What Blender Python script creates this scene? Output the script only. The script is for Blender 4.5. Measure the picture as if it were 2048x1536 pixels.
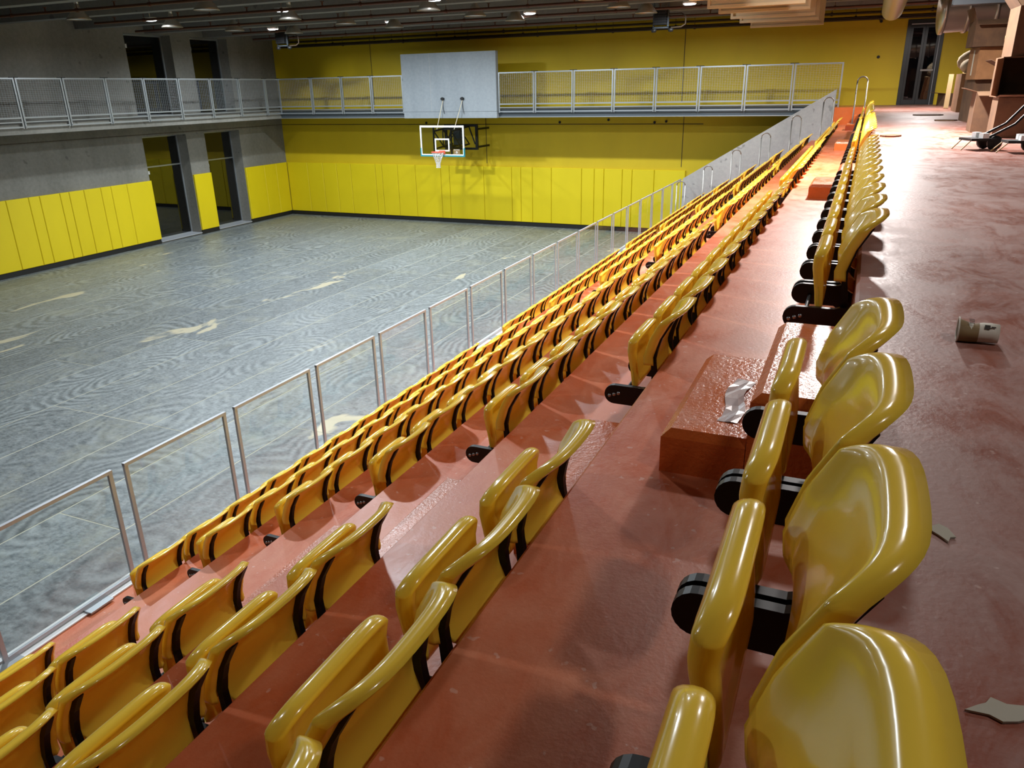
import bpy, math, random
import numpy as np
from mathutils import Vector, Matrix
random.seed(7)
for o in list(bpy.data.objects): bpy.data.objects.remove(o, do_unlink=True)
scene = bpy.context.scene
C = bpy.data.collections.new('hall'); scene.collection.children.link(C)

# ------------------------------------------------------------------ camera, light, exposure
CAMZ = 5.136                                    # metres above the court floor
F_PX, YAW, PITCH, ROLL = 1533.2, .4188, .3671, -.0205
fwd = Vector((-math.sin(YAW)*math.cos(PITCH), math.cos(YAW)*math.cos(PITCH), -math.sin(PITCH)))
rgt = Vector((math.cos(YAW), math.sin(YAW), 0)); upv = rgt.cross(fwd)
r2 = math.cos(ROLL)*rgt + math.sin(ROLL)*upv; u2 = -math.sin(ROLL)*rgt + math.cos(ROLL)*upv
cd = bpy.data.cameras.new('camera'); cam = bpy.data.objects.new('camera', cd); scene.collection.objects.link(cam)
cd.sensor_width = 36; cd.sensor_fit = 'HORIZONTAL'; cd.lens = F_PX*36/2048; cd.clip_start = .02; cd.clip_end = 200
m3 = Matrix((r2, u2, -fwd)).transposed(); cam.matrix_world = Matrix.Translation((0,0,CAMZ)) @ m3.to_4x4()
scene.camera = cam
w = bpy.data.worlds.new('night'); scene.world = w; w.use_nodes = True
w.node_tree.nodes['Background'].inputs[0].default_value = (.004,.005,.007,1)
w.node_tree.nodes['Background'].inputs[1].default_value = 1
vs = scene.view_settings
vs.view_transform = 'Standard'; vs.look = 'None'; vs.gamma = 1; vs.use_curve_mapping = False; vs.exposure = 0.0
# LED downlights: x, y, height, watts, tint
COOL = (.86,.94,1.0); NEUT = (1.0,.95,.92)
LEDS = []
LX = (-19.0,-14.3,-9.5,-4.8)
for x in LX: LEDS.append((x*.99, 22.95, 7.17, 340, COOL))
for x in (-18.54,-14.0,-9.58,-4.9): LEDS.append((x, 17.5, 7.09, 220, COOL))
for x in LX[1:]: LEDS.append((x, 12.2, 7.14, 210, COOL))
for x in LX[2:]: LEDS.append((x, 6.8, 7.14, 240, COOL))
for x in LX[2:]: LEDS.append((x, .9, 7.14, 50, COOL))
LEDS += [(1.7, 1.2, 7.14, 24, NEUT), (-.05, 12.2, 7.14, 800, NEUT), (-.05, 5.2, 7.14, 36, NEUT), (1.25, 23.8, 7.1, 240, NEUT)]

# ------------------------------------------------------------------ constants of the place
RUN, RISE, E1, ZW, T1 = .767, .4577, .0445, 4.436, 3.940
def edge(n): return E1-(n-1)*RUN               # riser line at the back of tier n (tier 1 is next to the walkway)
def tread(n): return T1-(n-1)*RISE
D, XL, XG, YG = 28.6, -23.57, -22.0, 26.75       # back wall, left wall, gallery fronts
XF = edge(8)                                   # front edge of the stand
YREAR, XR = -7.0, 4.6
KW = 1.346                                      # size factor of the things on the walkway

# ------------------------------------------------------------------ materials
def srgb(r,g,b):
    f = lambda c: (c/255/12.92) if c/255 <= .04045 else ((c/255+.055)/1.055)**2.4
    return (f(r),f(g),f(b),1)
MATS = {}
def new_mat(name):
    m = bpy.data.materials.new(name); m.use_nodes = True; nt = m.node_tree; nt.nodes.clear()
    out = nt.nodes.new('ShaderNodeOutputMaterial'); b = nt.nodes.new('ShaderNodeBsdfPrincipled')
    nt.links.new(b.outputs[0], out.inputs[0]); MATS[name] = m
    return m, nt, b, out
def plain(name, col, rough=.5, metal=0, spec=.5, coat=0):
    m, nt, b, out = new_mat(name)
    b.inputs['Base Color'].default_value = col; b.inputs['Roughness'].default_value = rough
    b.inputs['Metallic'].default_value = metal; b.inputs['Specular IOR Level'].default_value = spec
    b.inputs['Coat Weight'].default_value = coat; b.inputs['Coat Roughness'].default_value = .08
    return m
def N(nt, t, **kw):
    n = nt.nodes.new(t)
    for k, v in kw.items():
        if k.startswith('i_'):
            key = k[2:]; n.inputs[int(key) if key.isdigit() else key].default_value = v
        else: setattr(n, k, v)
    return n
def noise(nt, coord, scale, detail=4, rough=.6, mapscale=None, dist=0):
    t = N(nt, 'ShaderNodeTexNoise', i_Scale=scale, i_Detail=detail, i_Roughness=rough, i_Distortion=dist)
    if mapscale:
        mp = N(nt, 'ShaderNodeMapping'); mp.inputs['Scale'].default_value = mapscale
        nt.links.new(coord, mp.inputs[0]); coord = mp.outputs[0]
    nt.links.new(coord, t.inputs[0]); return t.outputs[0]
def ramp(nt, fac, a, b, ca=(0,0,0,1), cb=(1,1,1,1)):
    r = N(nt, 'ShaderNodeValToRGB'); e = r.color_ramp.elements
    e[0].position, e[0].color, e[1].position, e[1].color = a, ca, b, cb
    nt.links.new(fac, r.inputs[0]); return r.outputs[0]
def mix(nt, fac, a, b, mode='MIX'):
    x = N(nt, 'ShaderNodeMix', data_type='RGBA', blend_type=mode)
    for sock, v in ((x.inputs[0], fac), (x.inputs[6], a), (x.inputs[7], b)):
        if isinstance(v, (float, int, tuple)): sock.default_value = v
        else: nt.links.new(v, sock)
    return x.outputs[2]
def pos(nt): return N(nt, 'ShaderNodeNewGeometry').outputs['Position']
def bump(nt, b, h, strength=.3, dist=.01):
    n = N(nt, 'ShaderNodeBump', i_Strength=strength, i_Distance=dist); nt.links.new(h, n.inputs['Height']); nt.links.new(n.outputs[0], b.inputs['Normal'])

def concrete(name, c1, c2, rough=.75, streak=(1,1,.25), spot=.70, ss=2.6):
    m, nt, b, out = new_mat(name); p = pos(nt)
    big = noise(nt, p, .55, 5, .6, streak); fine = noise(nt, p, 9, 6, .7)
    col = mix(nt, ramp(nt, big, .34, .68), c1, c2)
    col = mix(nt, .35, col, mix(nt, ramp(nt, fine, .35, .7), c1, c2))
    spots = ramp(nt, noise(nt, p, ss, 2, .5), spot, spot+.04)
    col = mix(nt, mix(nt, .55, (0,0,0,1), spots), col, (c1[0]*.45, c1[1]*.45, c1[2]*.45, 1))
    nt.links.new(col, b.inputs['Base Color']); b.inputs['Roughness'].default_value = rough
    bump(nt, b, fine, .15, .004); return m
concrete('concrete', srgb(102,101,94), srgb(138,136,128))
concrete('concrete_panel', srgb(118,126,132), srgb(150,157,162), streak=(1,1,.15))
concrete('concrete_end', srgb(140,142,142), srgb(176,177,176), spot=.64, ss=3.2)
concrete('concrete_dark', srgb(66,60,52), srgb(92,84,74))
concrete('concrete_ceiling', srgb(102,100,95), srgb(128,126,120), streak=(.3,1,1))
def painted(name, c1, c2, rough):
    m, nt, b, out = new_mat(name); p = pos(nt)
    col = mix(nt, ramp(nt, noise(nt, p, .8, 4, .6, (1,1,.5)), .3, .72), c1, c2)
    fine = noise(nt, p, 40, 3, .6)
    nt.links.new(col, b.inputs['Base Color']); b.inputs['Roughness'].default_value = rough
    bump(nt, b, fine, .12, .002); return m
painted('yellow_wall', srgb(200,172,8), srgb(210,182,14), .6)
painted('yellow_pad', srgb(214,192,8), srgb(222,200,14), .5)
def dusty(name, paint, paint2, dust, rough, dlo, dhi, bs=.22):
    """painted concrete; pale building dust lies on the faces that look up"""
    m, nt, b, out = new_mat(name); p = pos(nt)
    col = mix(nt, ramp(nt, noise(nt, p, 1.6, 5, .65), .35, .68), paint, paint2)
    g = N(nt, 'ShaderNodeNewGeometry'); sx = N(nt, 'ShaderNodeSeparateXYZ'); nt.links.new(g.outputs['Normal'], sx.inputs[0])
    up = ramp(nt, sx.outputs[2], .6, .95)
    dn = mix(nt, .5, noise(nt, p, 1.1, 6, .7, None, .6), noise(nt, p, 7, 6, .75, (1,.45,1), .8))
    d = mix(nt, 1.0, ramp(nt, dn, dlo, dhi), up, 'MULTIPLY')
    d = mix(nt, 1.0, d, (.78,.78,.78,1), 'MULTIPLY')
    col = mix(nt, d, col, dust)
    sp = ramp(nt, noise(nt, p, 26, 2, .5), .70, .73)
    col = mix(nt, mix(nt, 1.0, mix(nt, 1.0, sp, up, 'MULTIPLY'), (.30,.30,.30,1), 'MULTIPLY'), col, srgb(226,206,196))
    nt.links.new(col, b.inputs['Base Color'])
    rr = N(nt, 'ShaderNodeMapRange', i_3=rough, i_4=rough+.28); nt.links.new(d, rr.inputs[0]); nt.links.new(rr.outputs[0], b.inputs['Roughness'])
    bump(nt, b, noise(nt, p, 60, 3, .6), bs, .004); return m
dusty('tier_paint', srgb(176,80,42), srgb(194,96,54), srgb(208,140,106), .32, .36, .68)
dusty('walkway_paint', srgb(134,70,50), srgb(156,90,70), srgb(162,132,124), .33, .40, .58)
dusty('block_paint', srgb(188,88,38), srgb(204,104,48), srgb(190,130,104), .20, .36, .66, .8)

def court_mat():
    m, nt, b, out = new_mat('court_sheet'); p = pos(nt)
    oi = N(nt, 'ShaderNodeObjectInfo')
    n1 = noise(nt, p, .45, 5, .65)
    # trowel arcs: rings about jittered centres, one every couple of metres
    vor = N(nt, 'ShaderNodeTexVoronoi', i_Scale=.62, feature='F1'); mp = N(nt, 'ShaderNodeMapping'); mp.inputs['Scale'].default_value = (1.0,.6,1)
    nt.links.new(p, mp.inputs[0]); nt.links.new(mp.outputs[0], vor.inputs[0])
    mul = N(nt, 'ShaderNodeMath', operation='MULTIPLY', i_1=84.0); nt.links.new(vor.outputs['Distance'], mul.inputs[0])
    wob = N(nt, 'ShaderNodeMath', operation='MULTIPLY', i_1=14.0); nt.links.new(noise(nt, p, 1.1, 4, .6), wob.inputs[0])
    ad = N(nt, 'ShaderNodeMath', operation='ADD'); nt.links.new(mul.outputs[0], ad.inputs[0]); nt.links.new(wob.outputs[0], ad.inputs[1])
    sn = N(nt, 'ShaderNodeMath', operation='SINE'); nt.links.new(ad.outputs[0], sn.inputs[0])
    hs = N(nt, 'ShaderNodeMapRange', i_1=-1.0, i_2=1.0, i_3=.15, i_4=.85); nt.links.new(sn.outputs[0], hs.inputs[0])
    brk = mix(nt, .5, noise(nt, p, 6.5, 8, .75, (1,.6,1), .5), noise(nt, p, 21, 5, .7, (.6,1,1)))
    msk = mix(nt, 1.0, ramp(nt, noise(nt, p, .9, 3, .6), .44, .58), (.24,.24,.24,1), 'MULTIPLY')
    ring = mix(nt, msk, brk, hs.outputs[0])
    base = mix(nt, ramp(nt, n1, .3, .7), srgb(62,69,72), srgb(92,99,102))
    col = mix(nt, ramp(nt, ring, .36, .62), base, srgb(140,147,148))
    col = mix(nt, mix(nt, 1.0, ramp(nt, noise(nt, p, .8, 6, .72), .53, .70), (.55,.55,.55,1), 'MULTIPLY'), col, srgb(150,152,138))
    sand = ramp(nt, noise(nt, p, .62, 4, .55, (1.0,.55,1), .5), .665, .69)
    col = mix(nt, sand, col, srgb(186,178,152))
    v = N(nt, 'ShaderNodeMapRange', i_3=.84, i_4=1.08); nt.links.new(oi.outputs['Random'], v.inputs[0])
    col = mix(nt, 1.0, col, v.outputs[0], 'MULTIPLY')
    nt.links.new(col, b.inputs['Base Color']); b.inputs['Roughness'].default_value = .42
    bump(nt, b, ring, .15, .006); return m
court_mat()
plain('joint', srgb(170,169,154), .9)

def plastic(name, col, col_t):
    m, nt, b, out = new_mat(name)
    b.inputs['Base Color'].default_value = col; b.inputs['Roughness'].default_value = .2
    b.inputs['Coat Weight'].default_value = .5; b.inputs['Coat Roughness'].default_value = .07
    t = N(nt, 'ShaderNodeBsdfTranslucent'); t.inputs[0].default_value = col_t
    mx = N(nt, 'ShaderNodeMixShader', i_0=.22); nt.links.new(b.outputs[0], mx.inputs[1]); nt.links.new(t.outputs[0], mx.inputs[2])
    nt.links.new(mx.outputs[0], out.inputs[0]); return m
plastic('seat_yellow', srgb(255,220,76), (1.0,.56,.05,1))
plain('black_metal', srgb(9,9,9), .45, 0, .35)
plain('black_rubber', srgb(14,14,15), .6)
plain('galvanised', srgb(168,174,178), .42, .75)
plain('galv_wire', srgb(168,174,178), .55, .3)
plain('galv_dark', srgb(84,92,98), .5, .5)
plain('aluminium', srgb(178,182,188), .42, .3)
plain('stainless', srgb(128,124,118), .45, .6)
plain('white_metal', srgb(226,230,230), .4)
plain('white_paint', srgb(236,240,240), .4)
plain('teal_pad', srgb(36,138,152), .5)
plain('rim_red', srgb(232,96,72), .4)
plain('net_white', srgb(225,225,222), .8)
plain('rust_pipe', srgb(88,52,34), .55, .2)
plain('dark_pipe', srgb(60,46,30), .6, .2)
plain('lamp_shade', srgb(176,170,160), .3, .65)
plain('duct_metal', srgb(198,190,178), .32, .75)
plain('baffle_wood', srgb(190,172,138), .7)
plain('door_black', srgb(20,26,26), .35)
plain('steel_bolt', srgb(170,170,170), .3, .9)
plain('rope', srgb(206,196,168), .9)
plain('paper_white', srgb(176,172,156), .8)
plain('tape_clear', srgb(190,176,174), .25)
plain('sack', srgb(158,140,112), .9)
plain('wood_raw', srgb(176,146,98), .7)
plain('cup_white', srgb(206,198,182), .6)
plain('cup_kraft', srgb(132,108,70), .7)
plain('cup_print', srgb(50,40,32), .7)
plain('baseboard_black', srgb(22,22,20), .6)
def cardboard(name, a, b_):
    m, nt, b, out = new_mat(name); p = pos(nt)
    col = mix(nt, ramp(nt, noise(nt, p, 5, 4, .6), .3, .7), a, b_)
    nt.links.new(col, b.inputs['Base Color']); b.inputs['Roughness'].default_value = .85
cardboard('cardboard', srgb(126,88,54), srgb(146,104,66))
cardboard('cardboard_dark', srgb(74,52,34), srgb(94,68,44))
def glassy(name, refl, tint=(1,1,1,1), rough=.02):
    m, nt, b, out = new_mat(name); nt.nodes.remove(b)
    t = N(nt, 'ShaderNodeBsdfTransparent'); t.inputs[0].default_value = tint
    g = N(nt, 'ShaderNodeBsdfGlossy'); g.inputs['Roughness'].default_value = rough
    fr = N(nt, 'ShaderNodeFresnel', i_IOR=1.5); sc = N(nt, 'ShaderNodeMath', operation='MULTIPLY', i_1=refl); nt.links.new(fr.outputs[0], sc.inputs[0])
    mx = N(nt, 'ShaderNodeMixShader'); nt.links.new(sc.outputs[0], mx.inputs[0]); nt.links.new(t.outputs[0], mx.inputs[1]); nt.links.new(g.outputs[0], mx.inputs[2])
    nt.links.new(mx.outputs[0], out.inputs[0]); return m
glassy('clear_glass', .10, (.965,.98,.975,1))
glassy('board_glass', .6, (.93,.95,.95,1))
glassy('window_glass', 2.6, (.35,.38,.40,1))
def emit(name, col, s):
    m, nt, b, out = new_mat(name); b.inputs['Base Color'].default_value = (0,0,0,1)
    b.inputs['Emission Color'].default_value = col; b.inputs['Emission Strength'].default_value = s
emit('led_lens', (.9,.96,1,1), 14)

# ------------------------------------------------------------------ mesh helpers
class MB:
    def __init__(self): self.v = []; self.f = []; self.s = []
    def add(self, vs, fs, smooth=False):
        o = len(self.v); self.v += [tuple(p) for p in vs]; self.f += [tuple(i+o for i in f) for f in fs]; self.s += [smooth]*len(fs); return self
    def box(self, x0, x1, y0, y1, z0, z1):
        v = [(x,y,z) for z in (z0,z1) for y in (y0,y1) for x in (x0,x1)]
        return self.add(v, [(0,2,3,1),(4,5,7,6),(0,1,5,4),(2,6,7,3),(0,4,6,2),(1,3,7,5)])
    def hexa(self, a, b):                       # two quads of four points
        return self.add(list(a)+list(b), [(3,2,1,0),(4,5,6,7),(0,1,5,4),(1,2,6,5),(2,3,7,6),(3,0,4,7)])
    def prism(self, poly, axis, a, b):          # polygon in the other two axes, extruded along axis
        def pt(p, t): return {'x':(t,p[0],p[1]),'y':(p[0],t,p[1]),'z':(p[0],p[1],t)}[axis]
        n = len(poly); v = [pt(p,a) for p in poly]+[pt(p,b) for p in poly]
        return self.add(v, [tuple(range(n))[::-1], tuple(range(n,2*n))]+[(i,(i+1)%n,n+(i+1)%n,n+i) for i in range(n)])
    def tube(self, pts, r, n=8, caps=True, closed=False):
        pts = [Vector(p) for p in pts]; rings = []; m = len(pts)
        prev = None
        for i, p in enumerate(pts):
            if closed: d = pts[(i+1)%m]-pts[i-1]
            else: d = pts[min(i+1,m-1)]-pts[max(i-1,0)]
            d.normalize()
            if prev is None:
                a = d.orthogonal().normalized()
            else:
                a = prev-d*prev.dot(d); a = a.normalized() if a.length > 1e-6 else d.orthogonal().normalized()
            prev = a; b = d.cross(a); rr = r[i] if isinstance(r,(list,tuple)) else r
            rings.append([p+rr*(math.cos(2*math.pi*k/n)*a+math.sin(2*math.pi*k/n)*b) for k in range(n)])
        v = [q for ring in rings for q in ring]; f = []
        for i in range(m if closed else m-1):
            j = (i+1) % m
            f += [(i*n+k, i*n+(k+1)%n, j*n+(k+1)%n, j*n+k) for k in range(n)]
        self.add(v, f, True)
        if caps and not closed:
            self.add(rings[0], [tuple(range(n))[::-1]]); self.add(rings[-1], [tuple(range(n))])
        return self
    def bar(self, p, q, w, h):                  # rectangular bar between points
        p, q = Vector(p), Vector(q); d = (q-p).normalized()
        a = d.cross(Vector((0,0,1))); a = Vector((1,0,0)) if a.length < 1e-4 else a.normalized(); b = a.cross(d)
        s = [a*w/2+b*h/2, -a*w/2+b*h/2, -a*w/2-b*h/2, a*w/2-b*h/2]
        return self.hexa([p+k for k in s], [q+k for k in s])
    def lathe(self, prof, c=(0,0,0), n=20, axis='z', smooth=True):
        v = []
        for r, h in prof:
            for k in range(n):
                a = 2*math.pi*k/n; x, y = r*math.cos(a), r*math.sin(a)
                p = {'z':(x,y,h),'y':(x,h,y),'x':(h,x,y)}[axis]; v.append((p[0]+c[0],p[1]+c[1],p[2]+c[2]))
        f = [(i*n+k, i*n+(k+1)%n, (i+1)*n+(k+1)%n, (i+1)*n+k) for i in range(len(prof)-1) for k in range(n)]
        return self.add(v, f, smooth)
    def cyl(self, c, r, h, axis='z', n=16):
        return self.lathe([(1e-4,0),(r,0),(r,h),(1e-4,h)], c, n, axis, False)
    def mesh(self, name, mat):
        me = bpy.data.meshes.new(name); me.from_pydata(self.v, [], self.f)
        me.polygons.foreach_set('use_smooth', self.s); me.update()
        import bmesh
        bm = bmesh.new(); bm.from_mesh(me); bmesh.ops.recalc_face_normals(bm, faces=bm.faces); bm.to_mesh(me); bm.free()
        me.materials.append(MATS[mat]); return me
    def build(self, name, mat, parent=None, loc=None):
        return link(name, self.mesh(name, mat), parent, loc)
def link(name, me, parent=None, loc=None):
    o = bpy.data.objects.new(name, me); C.objects.link(o)
    if parent: o.parent = parent
    if loc: o.location = loc
    return o
def tag(o, label=None, cat=None, group=None, kind=None):
    if label: o['label'] = label
    if cat: o['category'] = cat
    if group: o['group'] = group
    if kind: o['kind'] = kind
    return o
def thing(name, label, cat, loc=(0,0,0), group=None, rz=0):
    o = bpy.data.objects.new(name, None); C.objects.link(o); o.location = loc; o.rotation_euler[2] = rz
    o.empty_display_size = .1
    return tag(o, label, cat, group)
def B(*a): return MB().box(*a)
ORD = ['first','second','third','fourth','fifth','sixth','seventh','eighth','ninth','tenth','eleventh','twelfth','thirteenth','fourteenth','fifteenth','sixteenth','seventeenth','eighteenth','nineteenth','twentieth','twenty-first']

# ------------------------------------------------------------------ the setting: floor, walls, ceiling
fl = B(XL-.1, XF+.25, YREAR, D+.1, -.25, -.001).build('floor', 'joint'); tag(fl, 'grey dusty sports court floor laid in long strips', kind='structure')
k = 0
while True:                                     # long floor strips, 1.17 m wide, butted end to end
    x1 = -5.63-1.175*k; x0 = max(x1-1.175, XL)
    if x1 < XL+.05: break
    cuts = [YREAR]; y = YREAR + (15.3 if k in (3,4,5) else 3.0+((k*37) % 53)/10.)
    while y < D-1: cuts.append(y); y += 9.4 if k % 2 else 7.6
    cuts.append(D)
    for a, b_ in zip(cuts[:-1], cuts[1:]):
        B(x0+.014, x1-.014, a+.011, b_-.011, -.002, .001*(1+((k*7+int(a)) % 3))).build('floor_strip', 'court_sheet', fl)
    k += 1

# back wall with its door opening, yellow
DX0, DX1, DZ1 = .80, 1.84, 6.89
wb = MB().box(XL-.6, DX0, D, D+.35, -.2, 8.2).box(DX1, XR+.3, D, D+.35, -.2, 8.2).box(DX0, DX1, D, D+.35, DZ1, 8.2).box(DX0, DX1, D, D+.35, -.2, ZW).build('wall_back', 'yellow_wall')
tag(wb, 'tall yellow painted end wall of the sports hall', kind='structure')
for x, z0, z1 in ((-18.69,4.6,7.2),(-6.0,4.6,7.2),(-5.89,2.4,4.15),(-13.62,2.4,4.15)):
    B(x-.012, x+.012, D-.004, D+.01, z0, z1).build('joint_line', 'dark_pipe', wb)
B(XL, -5.2, D-.004, D+.01, 3.86, 3.885).build('joint_line', 'dark_pipe', wb)
for x, z in ((-10.54,3.94),(-8.64,4.02),(-6.93,3.93),(-6.51,3.96),(-16.28,3.93),(.04,6.88),(.1,5.86)):
    MB().cyl((x, D-.03, z), .045, .035, 'y', 10).build('cable_hole', 'black_rubber', wb)  # black discs stand for the small cable holes in the wall
seams = [-23.48,-22.39,-21.57,-20.84,-20.11,-18.86,-18.53,-17.76,-16.9,-15.7,-15.3,-13.75,-12.53,-12.14,-11.65,-10.86,-9.63,-9.13,-8.75,-8.04,-7.67,-6.84,-5.71]
def pad(x0,x1,y0,y1,z0,z1,parent):
    g = .006; c = .014
    dx = c if x1-x0 > y1-y0 else 0; dy = c if dx == 0 else 0
    m = MB()
    if dx:  # faces -y
        a = [(x0+g,y1,z0),(x1-g,y1,z0),(x1-g,y1,z1),(x0+g,y1,z1)]; b = [(x0+g,y0+c,z0),(x1-g,y0+c,z0),(x1-g,y0+c,z1),(x0+g,y0+c,z1)]
        e = [(x0+g+c,y0,z0+c),(x1-g-c,y0,z0+c),(x1-g-c,y0,z1-c),(x0+g+c,y0,z1-c)]
    else:   # faces +x
        a = [(x0,y0+g,z0),(x0,y1-g,z0),(x0,y1-g,z1),(x0,y0+g,z1)]; b = [(x1-c,y0+g,z0),(x1-c,y1-g,z0),(x1-c,y1-g,z1),(x1-c,y0+g,z1)]
        e = [(x1,y0+g+c,z0+c),(x1,y1-g-c,z0+c),(x1,y1-g-c,z1-c),(x1,y0+g+c,z1-c)]
    m.add(a+b+e, [(0,1,2,3),(8,9,10,11)]+[(i,(i+1)%4,4+(i+1)%4,4+i) for i in range(4)]+[(4+i,4+(i+1)%4,8+(i+1)%4,8+i) for i in range(4)])
    return m.build('wall_pad', 'yellow_pad', parent)
PB, PT = .17, 2.285
for a, b_ in zip(seams[:-1], seams[1:]): pad(a, b_, D-.085, D-.003, PB, PT, wb)
tag(B(XL+.05, -5.3, D-.05, D-.002, .002, PB-.004).build('baseboard_back', 'baseboard_black'), 'black base strip under the yellow pads of the end wall', kind='structure')

# left wall: concrete with two bays of windows on two levels
WT = .55
OP = ((20.97,23.01),(23.95,25.87)); LZ, UZ0, UZ1 = 3.786, 4.47, 7.19
wl = MB()
ys = [YREAR, OP[0][0], OP[0][1], OP[1][0], OP[1][1], D]
for i in (0,2,4): wl.box(XL-WT, XL, ys[i], ys[i+1], -.2, 8.2)
for a, b_ in OP:
    wl.box(XL-WT, XL, a, b_, LZ, UZ0-.02); wl.box(XL-WT, XL, a, b_, UZ1, 8.2); wl.box(XL-WT, XL, a, b_, -.2, .05)
wl = wl.build('wall_left', 'concrete'); tag(wl, 'bare grey concrete side wall with tall window bays', kind='structure')
lp = [YREAR+.1+.7*i for i in range(30)]
lp = [y for y in lp if y < 14.6] + [15.47,16.2,16.57,17.28,17.61,18.16,18.81,19.22,19.88,20.98]
for a, b_ in zip(lp[:-1], lp[1:]): pad(XL+.003, XL+.085, a, b_, PB, PT, wl)
pad(XL+.003, XL+.085, 23.02, 23.94, PB, PT, wl)
for a, b_ in ((25.88,27.0),(27.0,27.76),(27.76,D-.09)): pad(XL+.003, XL+.085, a, b_, PB, PT, wl)
bl = MB().box(XL+.002, XL+.05, YREAR, 20.96, .002, PB-.004).box(XL+.002, XL+.05, 23.02, 23.94, .002, PB-.004).box(XL+.002, XL+.05, 25.88, D-.05, .002, PB-.004)
tag(bl.build('baseboard_left', 'baseboard_black'), 'black base strip under the yellow pads of the concrete wall', kind='structure')
B(XL+.001, XL+.006, YREAR, D, 3.86, 3.885).build('joint_line', 'concrete_dark', wl)
wn = 0
for lvl, (z0, z1) in enumerate(((.06, LZ-.01), (UZ0, UZ1))):
    for bi, (a, b_) in enumerate(OP):
        wn += 1; xo = XL-WT+.06; t = .05
        fr = MB().box(xo-.03, xo+.03, a, a+t, z0, z1).box(xo-.03, xo+.03, b_-t, b_, z0, z1).box(xo-.03, xo+.03, a+t, b_-t, z0, z0+t).box(xo-.03, xo+.03, a+t, b_-t, z1-t, z1)
        if lvl == 0: fr.box(xo-.03, xo+.03, a+t, b_-t, 2.68, 2.73)
        f = fr.build('window_%d' % wn, 'galvanised'); tag(f, '%s window of dark glass in the %s concrete bay' % (('ground floor','gallery level')[lvl], ('nearer','farther')[bi]), kind='structure')
        spans = [(z0+t, 2.68), (2.73, z1-t)] if lvl == 0 else [(z0+t, z1-t)]
        for c, d in spans: B(xo-.006, xo+.006, a+t, b_-t, c, d).build('pane', 'window_glass', f)
        B(xo+.032, xo+.036, a+.35, a+.47, (2.45 if lvl == 0 else z1-.45), (2.57 if lvl == 0 else z1-.32)).build('sticker', 'white_paint', f)
        if lvl == 0: B(xo+.03, XL+.06, a+.01, b_-.01, .052, .085).build('window_sill', 'aluminium', f)
# night courtyard behind the glass
tag(B(XL-6, XL-WT-.02, 18.5, D+2, -.1, .03).build('courtyard_floor', 'concrete_dark'), 'dark paved ground outside behind the windows', kind='structure')

# right and rear walls
tag(B(XR, XR+.3, YREAR, D, ZW-.3, 8.2).build('wall_right', 'concrete_dark'), 'dark concrete wall behind the cardboard boxes', kind='structure')
tag(B(XL-WT, XR+.3, YREAR-.3, YREAR, -.2, 8.2).build('wall_rear', 'concrete'), 'concrete end wall at the near end of the hall', kind='structure')

# ceiling slab with deep beams across the hall
ce = B(XL-WT, XR+.3, YREAR-.3, D+.35, 7.85, 8.2).build('ceiling', 'concrete_ceiling'); tag(ce, 'grey concrete ceiling with deep beams across the hall', kind='structure')
BEAMS = [27.55-2.75*i for i in range(13)]
bm_ = MB().prism([(-.16,7.196),(.16,7.196),(.22,7.85),(-.22,7.85)], 'x', XL, XR).mesh('ceiling_beam', 'concrete_ceiling')
for y in BEAMS: link('ceiling_beam', bm_, ce, (0,y,0))
for i, y in enumerate(BEAMS[1:9]):
    far = i == 0
    lab = 'rusty sprinkler pipe running across the ceiling, %s pipe out from the yellow wall' % ORD[i]
    t = thing('sprinkler_pipe', lab, 'pipe', (0,y+.70,7.10), 'sprinkler pipes under the beams')
    xa = (-21.9, -20.4)[i % 2]
    MB().tube([(xa,0,0),(XR-.1,0,0)], .034, 8).build('pipe', 'rust_pipe', t)
    x = xa+.8
    hd = MB().tube([(0,0,.03),(0,0,.11)], .018, 6).tube([(0,0,.11),(0,0,.125)], .05, 8).mesh('sprinkler_head', 'rust_pipe')
    cl = MB().tube([(-.03,0,0),(.03,0,0)], .05, 8).tube([(0,0,.04),(0,0,.745)], .008, 5).mesh('pipe_clamp', 'rust_pipe')
    while x < XR-.3:
        link('sprinkler_head', hd, t, (x,0,0)); link('pipe_clamp', cl, t, (x+1.1,0,0)); x += 2.35
for i, (y, z, lab) in enumerate(((28.2,7.12,'dark service pipe highest along the top of the yellow wall'),(28.36,7.0,'dark service pipe in the middle along the top of the yellow wall'),(28.05,6.93,'dark service pipe lowest along the top of the yellow wall'))):
    t = thing('service_pipe', lab, 'pipe', (0,y,z), 'service pipes along the yellow wall')
    MB().tube([(-22.9,0,0),(XR-.2,0,0)], .035, 8).build('pipe', 'dark_pipe', t)
    cl = MB().tube([(-.03,0,0),(.03,0,0)], .055, 8).tube([(0,0,.05),(0,0,7.842-z)], .008, 5).mesh('pipe_clamp', 'dark_pipe')
    for j in range(9): link('pipe_clamp', cl, t, (-21+i*.7+2.8*j,0,0))

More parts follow.
